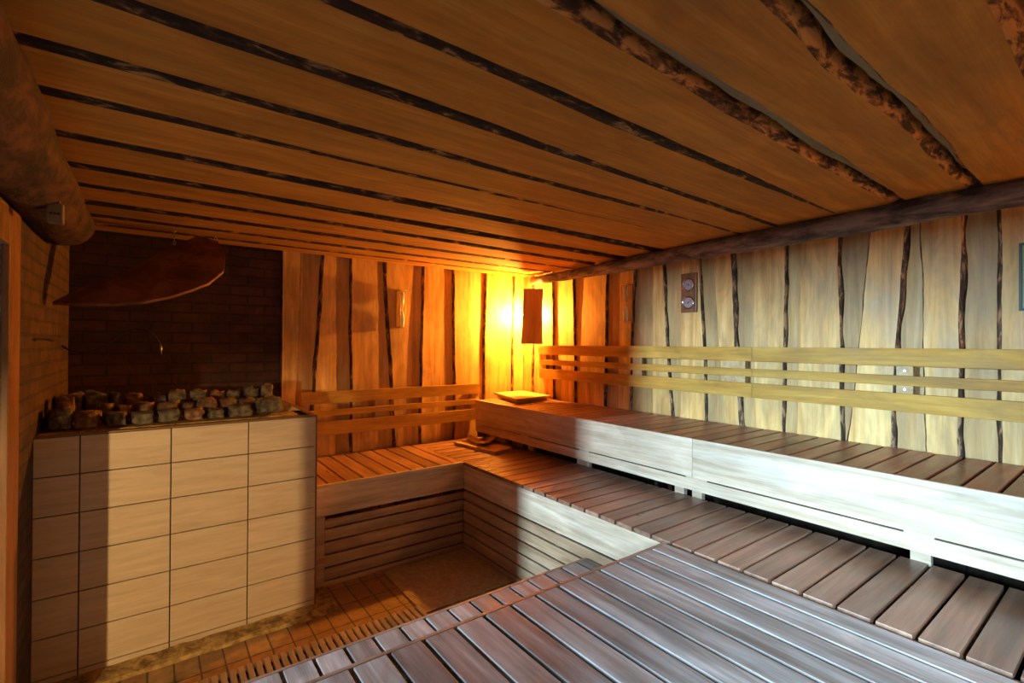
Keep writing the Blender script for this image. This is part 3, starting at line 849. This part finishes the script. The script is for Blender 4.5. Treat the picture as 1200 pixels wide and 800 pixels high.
# ------------------------------------------------------------------ corner lamp and its board shade
def corner_lamp(name, cx, cy, bulb, label, pa, pb, z0, z1, wav=True):
    t = thing(name, label, 'lamp', (cx, cy, z0))
    a, c = Vector(pa), Vector(pb)
    d = (c - a).normalized(); nrm = Vector((d.y, -d.x, 0))
    if nrm.dot(Vector((cx, cy, 0)) - a) < 0: nrm = -nrm
    L_ = (c - a).length
    left = [(0.0, -0.012), (0.25, -0.004), (0.5, 0.004), (0.72, 0.006), (1.0, 0.012)]
    poly = [a + d * (o_) + Vector((0, 0, z0 + (z1 - z0) * k)) for k, o_ in left]
    right = [(1.0, 0.006), (0.72, -0.006), (0.4, -0.004), (0.0, 0.0)]
    poly += [a + d * (L_ + o_) + Vector((0, 0, z0 + (z1 - z0) * k)) for k, o_ in right]
    b = MB(); b.prism(poly, nrm * 0.018); b.obj('shade', M['shade'], t)
    b = MB()
    mid = (a + c) / 2
    cor = Vector((cx, cy, 0))
    for zz in (z0 + 0.06, z1 - 0.06):
        for q, w_ in ((a + d * 0.02, 'y'), (c - d * 0.02, 'x')):
            pass
    zz = z1 - 0.07
    b.tube([mid + nrm * 0.019 + Vector((0, 0, zz)), cor + Vector((0, 0, zz))], 0.008, 8)
    b.obj('bracket', M['black'], t)
    b = MB()
    bb = Vector(bulb)
    b.tube([bb + Vector((0, 0, 0.10)), bb + Vector((0, 0, 0.05))], 0.022, 14)
    b.tube([bb + Vector((0, 0, 0.10)), Vector((bb.x, bb.y, zz))], 0.006, 8)
    b.obj('lamp_holder', M['black'], t)
    b = MB()
    prof = [(-0.045, 0.006), (-0.04, 0.018), (-0.025, 0.03), (0, 0.035), (0.025, 0.028), (0.05, 0.016)]
    b.tube([bb + Vector((0, 0, z)) for z, _ in prof], [r_ for _, r_ in prof], 18)
    bo = b.obj('bulb', M['bulb'] if cy > 0 else M['bulb3'], t)
    return t
SHA = un(611.5, 403, Y=4.30); SHB = un(635.5, 403, X=3.36)
SHA = Vector((3.255, 4.20, 0)); 
ra = un(612, 370, Y=4.0); rb = un(636, 370, Y=4.0)
sa = Vector((ra.x / 4.0, 1.0, 0)); sb_ = Vector((rb.x / 4.0, 1.0, 0))
PA = sa * 4.26; PB = sb_ * 4.10
dmid = un(624, 403, Y=4.18); dtop = un(624, 338, Y=4.18)
BULB = (3.465, 4.385, 2.10)
corner_lamp('corner_lamp', XR - 0.004, YB - 0.004, BULB, 'glowing corner lamp behind an upright wooden shade, where the back and right walls meet', (PA.x, PA.y, 0), (PB.x, PB.y, 0), dmid.z, dtop.z)
BULB2 = (3.40, -1.43, 2.10)
corner_lamp('corner_lamp', XR - 0.004, YF + 0.004, BULB2, 'second corner lamp behind a wooden shade, behind the viewpoint', (3.28, -1.52, 0), (3.50, -1.30, 0), 1.75, 2.02)

# ------------------------------------------------------------------ sand timers
def sand_timer(origin, along, out, label, h=0.36):
    """origin = bottom centre on the wall, along = horizontal on the wall, out = away from it"""
    o = Vector(origin); al = Vector(along); ou = Vector(out)
    t = thing('sand_timer', label, 'sand timer', tuple(o), 'sand timers on the walls')
    def bx(a0, a1, d0, d1, z0, z1, bev=0.002):
        p = o + al * a0 + ou * d0; q = o + al * a1 + ou * d1
        b.box(min(p.x, q.x), max(p.x, q.x), min(p.y, q.y), max(p.y, q.y), o.z + z0, o.z + z1, bev)
    b = MB(); bx(-0.045, 0.045, 0.0, 0.012, 0.0, h); b.obj('backing_board', M['shade'], t)
    for e_ in (0.0, h - 0.012):
        b = MB(); bx(-0.035, 0.035, 0.012, 0.085, e_, e_ + 0.012); b.obj('end_plate', M['brass'], t)
    for s in (-0.027, 0.027):
        p = o + al * s + ou * 0.075
        b = MB(); b.tube([p + Vector((0, 0, 0.012)), p + Vector((0, 0, h - 0.012))], 0.005, 10)
        b.obj('rod', M['brass'], t)
    c = o + ou * 0.048
    prof = [(0.014, 0.016), (0.03, 0.022), (0.10, 0.023), (0.15, 0.016), (h / 2 - 0.005, 0.005), (h / 2 + 0.005, 0.005), (h - 0.15, 0.016), (h - 0.10, 0.023), (h - 0.03, 0.022), (h - 0.014, 0.016)]
    b = MB(); b.tube([c + Vector((0, 0, z)) for z, _ in prof], [r_ for _, r_ in prof], 20); gl = b.obj('glass_bulbs', M['glass'], t)
    prof = [(0.0135, 0.0166), (0.03, 0.0226), (0.10, 0.0236), (0.15, 0.0166), (h / 2 - 0.02, 0.009)]
    b = MB(); b.tube([c + Vector((0, 0, z)) for z, _ in prof], [r_ for _, r_ in prof], 18); s_ = b.obj('sand', M['sand'], gl)
    return t
l0 = un(471, 384, Y=YB - 0.05); l1 = un(471, 340, Y=YB - 0.05)
sand_timer((l0.x, YB, l0.z), (1, 0, 0), (0, -1, 0), 'slim upright sand timer with white sand, on the back wall boards', l1.z - l0.z)
l0 = un(733, 378, X=XR - 0.05); l1 = un(733, 333, X=XR - 0.05)
sand_timer((XR, l0.y, l0.z), (0, 1, 0), (-1, 0, 0), 'slim upright sand timer with white sand, on the right wall boards', l1.z - l0.z)

# ------------------------------------------------------------------ twin gauges
g0 = un(816, 365.5, X=XR - 0.02); g1 = un(798, 321, X=XR - 0.02)
gt = thing('wall_gauge', 'dark wooden plate with two round dials, one above the other, on the right wall', 'gauge', (XR, (g0.y + g1.y) / 2, g0.z))
b = MB(); b.box(XR - 0.02, XR, g0.y, g1.y, g0.z, g1.z, 0.005)
b.obj('plate', wood('gauge plate wood', (0.16, 0.06, 0.02), (0.24, 0.09, 0.03), (0.32, 0.13, 0.05), 'Z', rough=0.4), gt)
for v in (333.5, 354.5):
    c = un(806.5, v, X=XR - 0.03); r_ = 0.048
    c = Vector((XR - 0.02, (g0.y + g1.y) / 2 + 0.0, c.z))
    b = MB()
    ring = [c + Vector((-0.006, r_ * math.cos(a / 32 * 2 * math.pi), r_ * math.sin(a / 32 * 2 * math.pi))) for a in range(33)]
    b.tube(ring, 0.006, 8, caps=False)
    d = b.obj('dial_rim', M['chrome'], gt)
    b = MB(); b.disc(c, (-1, 0, 0), r_ - 0.002, 0.006, 32); f_ = b.obj('dial', M['dial'], gt)
    b = MB()
    for k in range(13):
        an = R(-60 + 300 * k / 12)
        p = c + Vector((-0.0068, -math.cos(an) * 0.036, math.sin(an) * 0.036)); q = c + Vector((-0.0068, -math.cos(an) * 0.042, math.sin(an) * 0.042))
        b.tube([p, q], 0.0009, 5)
    b.obj('scale_marks', M['ink'], gt)
    b = MB()
    an = R(200 if v < 340 else 140)
    b.tube([c + Vector((-0.0085, math.cos(an + math.pi) * 0.008, math.sin(an + math.pi) * 0.008)), c + Vector((-0.0085, math.cos(an) * 0.033, math.sin(an) * 0.033))], [0.0025, 0.0008], 6)
    b.disc(c + Vector((-0.006, 0, 0)), (-1, 0, 0), 0.006, 0.004, 14)
    b.obj('needle', M['ink'], gt)

# framed notice at the right edge
n0 = un(1194, 364, X=XR - 0.012); n1 = un(1194, 285, X=XR - 0.012)
sg = thing('framed_notice', 'thin dark green framed notice at the far right end of the right wall', 'notice', (XR, n0.y - 0.1, n0.z))
b = MB()
y1_, y0_, z0_, z1_ = n0.y, n0.y - 0.24, n0.z, n1.z
for (a, c, e, f) in ((y0_, y1_, z0_, z0_ + 0.012), (y0_, y1_, z1_ - 0.012, z1_), (y0_, y0_ + 0.012, z0_ + 0.012, z1_ - 0.012), (y1_ - 0.012, y1_, z0_ + 0.012, z1_ - 0.012)):
    b.box(XR - 0.014, XR, a, c, e, f, 0.001)
b.obj('frame', M['green'], sg)
b = MB(); b.box(XR - 0.008, XR, y0_ + 0.012, y1_ - 0.012, z0_ + 0.012, z1_ - 0.012); b.obj('sheet', M['paper'], sg)

# ------------------------------------------------------------------ head rest board on the raised bench
def quadboard(cs, z, th):
    return [Vector((p.x, p.y, z - th)) for p in cs], (0, 0, th)
ZT = ZUB + 0.052
cs = [un(u, v, Z=ZT) for u, v in ((576.5, 459.3), (606, 467.5), (646, 463), (617.5, 455))]
cs = [Vector((min(p.x, XR - 0.03), min(p.y, YB - 0.03), ZT)) for p in cs]
hr = thing('headrest', 'low wooden headrest with a sloping top board, in the lamp-lit corner of the raised bench', 'headrest', tuple(sum(cs, Vector()) / 4 - Vector((0, 0, ZT - ZUB))))
b = MB()
pl_ = [Vector((p.x, p.y, ZT - 0.016)) for p in cs]
b.prism(pl_, (0, 0, 0.016)); b.obj('top_board', M['plainwood'], hr)
cc = sum(cs, Vector()) / 4
def inset(p, f): return Vector((cc.x + (p.x - cc.x) * f, cc.y + (p.y - cc.y) * f, 0))
b = MB()
for (i, j) in ((0, 1), (1, 2), (2, 3), (3, 0)):
    p, q = inset(cs[i], 0.86), inset(cs[j], 0.86); p2, q2 = inset(cs[i], 0.74), inset(cs[j], 0.74)
    b.prism([Vector((w.x, w.y, ZUB)) for w in (p, q, q2, p2)], (0, 0, ZT - 0.0165 - ZUB))
b.obj('side_boards', M['railX'], hr)

# flat board with wooden pieces on the low corner bench
ZT2 = ZLB + 0.030
cs = [un(u, v, Z=ZT2) for u, v in ((532.5, 517.8), (580, 529), (600, 524.5), (556, 513.2))]
fb = MB(); fb.prism([Vector((p.x, p.y, ZLB)) for p in cs], (0, 0, 0.030))
fo = recenter(fb.obj('wooden_board', M['plainwood']))
tag(fo, 'flat pale wooden board lying on the low bench near the inner corner', 'board')
# hinged folding head support: two crossed curved slats on the board
mid = un(561, 519, Z=ZT2)
fs = thing('folding_headrest', 'small pair of crossed curved wooden slats lying on the flat board', 'headrest', (mid.x, mid.y, ZT2))
def curved_slat(p, q, w_, z0, lift, name):
    t = bmesh.new(); seg = 16; p = Vector((p.x, p.y, 0)); q = Vector((q.x, q.y, 0))
    d = (q - p).normalized(); sd_ = Vector((-d.y, d.x, 0)); rows_ = []
    for k in range(seg + 1):
        s_ = k / seg
        u_ = 2 * s_ - 1
        ww = w_ / 2 * math.sqrt(max(0.12, 1 - abs(u_) ** 5))
        c = p.lerp(q, s_) + Vector((0, 0, z0 + lift * u_ * u_))
        rows_.append([t.verts.new(c - sd_ * ww), t.verts.new(c + sd_ * ww), t.verts.new(c + sd_ * ww + Vector((0, 0, 0.013))), t.verts.new(c - sd_ * ww + Vector((0, 0, 0.013)))])
    for a_, c2 in zip(rows_, rows_[1:]):
        for i in range(4): t.faces.new((a_[i], a_[(i + 1) % 4], c2[(i + 1) % 4], c2[i]))
    t.faces.new(rows_[0]); t.faces.new(rows_[-1])
    b = MB(); b.merge(t); return b.obj(name, M['plainwood'], fs)
curved_slat(un(550, 512.5, Z=0.79), un(572, 520.5, Z=0.79), 0.11, ZT2 + 0.001, 0.030, 'curved_slat')
curved_slat(un(561, 521, Z=0.80), un(580, 512.5, Z=0.80), 0.07, ZT2 + 0.018, 0.026, 'curved_slat')

# ------------------------------------------------------------------ floor mat and grate
b = MB()
t = bmesh.new(); nx, ny = 30, 30
x0, x1, y0, y1 = 1.437, 2.168, 2.86, 3.565
vs = {}
for i in range(nx + 1):
    for j in range(ny + 1):
        x = x0 + (x1 - x0) * i / nx; yv = y0 + (y1 - y0) * j / ny
        vs[i, j] = t.verts.new((x + 0.006 * mn.noise(Vector((yv * 4, 0, 0))), yv + (0.02 * mn.noise(Vector((x * 3, 5, 0))) if j == ny else 0), 0.010 + 0.003 * mn.noise(Vector((x * 6, yv * 6, 0)))))
for i in range(nx):
    for j in range(ny): t.faces.new((vs[i, j], vs[i + 1, j], vs[i + 1, j + 1], vs[i, j + 1]))
res = bmesh.ops.extrude_face_region(t, geom=t.faces[:])
for v in [g for g in res['geom'] if isinstance(g, bmesh.types.BMVert)]: v.co.z = 0.0
b.merge(t)
mo = recenter(b.obj('floor_mat', M['mat']))
tag(mo, 'woven brown mat on the floor in the corner between the low benches', 'mat')

gr = thing('floor_grate', 'ribbed duckboard strip on the floor between the stove and the step', 'grate', (0.5, 2.9, 0))
b = MB(); x = -0.44
while x < 1.42:
    b.box(x, x + 0.031, 2.68, 2.945, 0.012, 0.030, 0.006); x += 0.041
b.obj('ribs', M['grate'], gr)
b = MB()
for yy in (2.72, 2.81, 2.90): b.box(-0.44, 1.425, yy, yy + 0.02, 0.0, 0.0115)
b.obj('runner', M['black'], gr)

# ------------------------------------------------------------------ hall lamp (outside the door, behind left)
HL = Vector((-1.75, -0.56, 1.75))
hl = thing('hall_lamp', 'pendant lamp in the hall beyond the doorway', 'lamp', (HL.x, HL.y, HL.z))
b = MB(); b.tube([HL + Vector((0, 0, 0.14)), Vector((HL.x, HL.y, 2.62))], 0.005, 8); b.obj('cord', M['black'], hl)
b = MB()
b.tube([HL + Vector((0, 0, 0.14)), HL + Vector((0, 0, 0.06))], [0.02, 0.03], 16); b.obj('lamp_holder', M['black'], hl)
b = MB(); prof = [(-0.045, 0.006), (-0.04, 0.018), (-0.02, 0.032), (0, 0.036), (0.03, 0.03), (0.06, 0.018)]
b.tube([HL + Vector((0, 0, z)) for z, _ in prof], [r_ for _, r_ in prof], 18); b.obj('bulb', M['bulb2'], hl)

# ------------------------------------------------------------------ lights
l = bpy.data.lights.new('hall_lamp_light', 'SPOT'); l.color = (1.0, 0.72, 0.34); l.energy = 480; l.shadow_soft_size = 0.03
l.spot_size = R(33); l.spot_blend = 0.7
o = bpy.data.objects.new('hall_lamp_light', l); COL.objects.link(o)
o.location = HL + Vector((0.03, 0.05, -0.06))
o.rotation_euler = (Vector((0.15, 3.36, 0.5)) - Vector(o.location)).to_track_quat('-Z', 'Y').to_euler()
l = bpy.data.lights.new('window_daylight', 'AREA'); l.shape = 'RECTANGLE'; l.size = 0.26; l.size_y = 0.52; l.color = (0.46, 0.74, 1.0); l.energy = 880
o = bpy.data.objects.new('window_daylight', l); COL.objects.link(o)
o.location = (WX - 0.14, (WY0 + WY1) / 2, (WZ0 + WZ1) / 2)
o.rotation_euler = Vector((1, -0.1, -0.1)).to_track_quat('-Z', 'Y').to_euler()

l = bpy.data.lights.new('added_side_daylight', 'AREA'); l.shape = 'RECTANGLE'; l.size = 0.48; l.size_y = 0.52; l.color = (0.42, 0.72, 1.0); l.energy = 38; l.spread = R(50)  # added cool source behind the made-up window, to turn the platform blue
o = bpy.data.objects.new('added_side_daylight', l); COL.objects.link(o)
o.location = (XL0 - 0.10, (W2[0] + W2[1]) / 2, (W2[2] + W2[3]) / 2)
o.rotation_euler = (Vector((1.75, 0.50, 0.7)) - Vector(o.location)).to_track_quat('-Z', 'Y').to_euler()

w = bpy.data.worlds.new('world'); scene.world = w; w.use_nodes = True
bg = w.node_tree.nodes['Background']; bg.inputs[0].default_value = (0.5, 0.7, 1.0, 1); bg.inputs[1].default_value = 0.4

vs_ = scene.view_settings
scene.display_settings.display_device = 'sRGB'
vs_.view_transform = 'Standard'; vs_.look = 'None'; vs_.gamma = 1.0; vs_.exposure = 0.0; vs_.use_curve_mapping = False
scene.cycles.max_bounces = 8
scene.cycles.diffuse_bounces = 5
scene.cycles.use_denoising = True
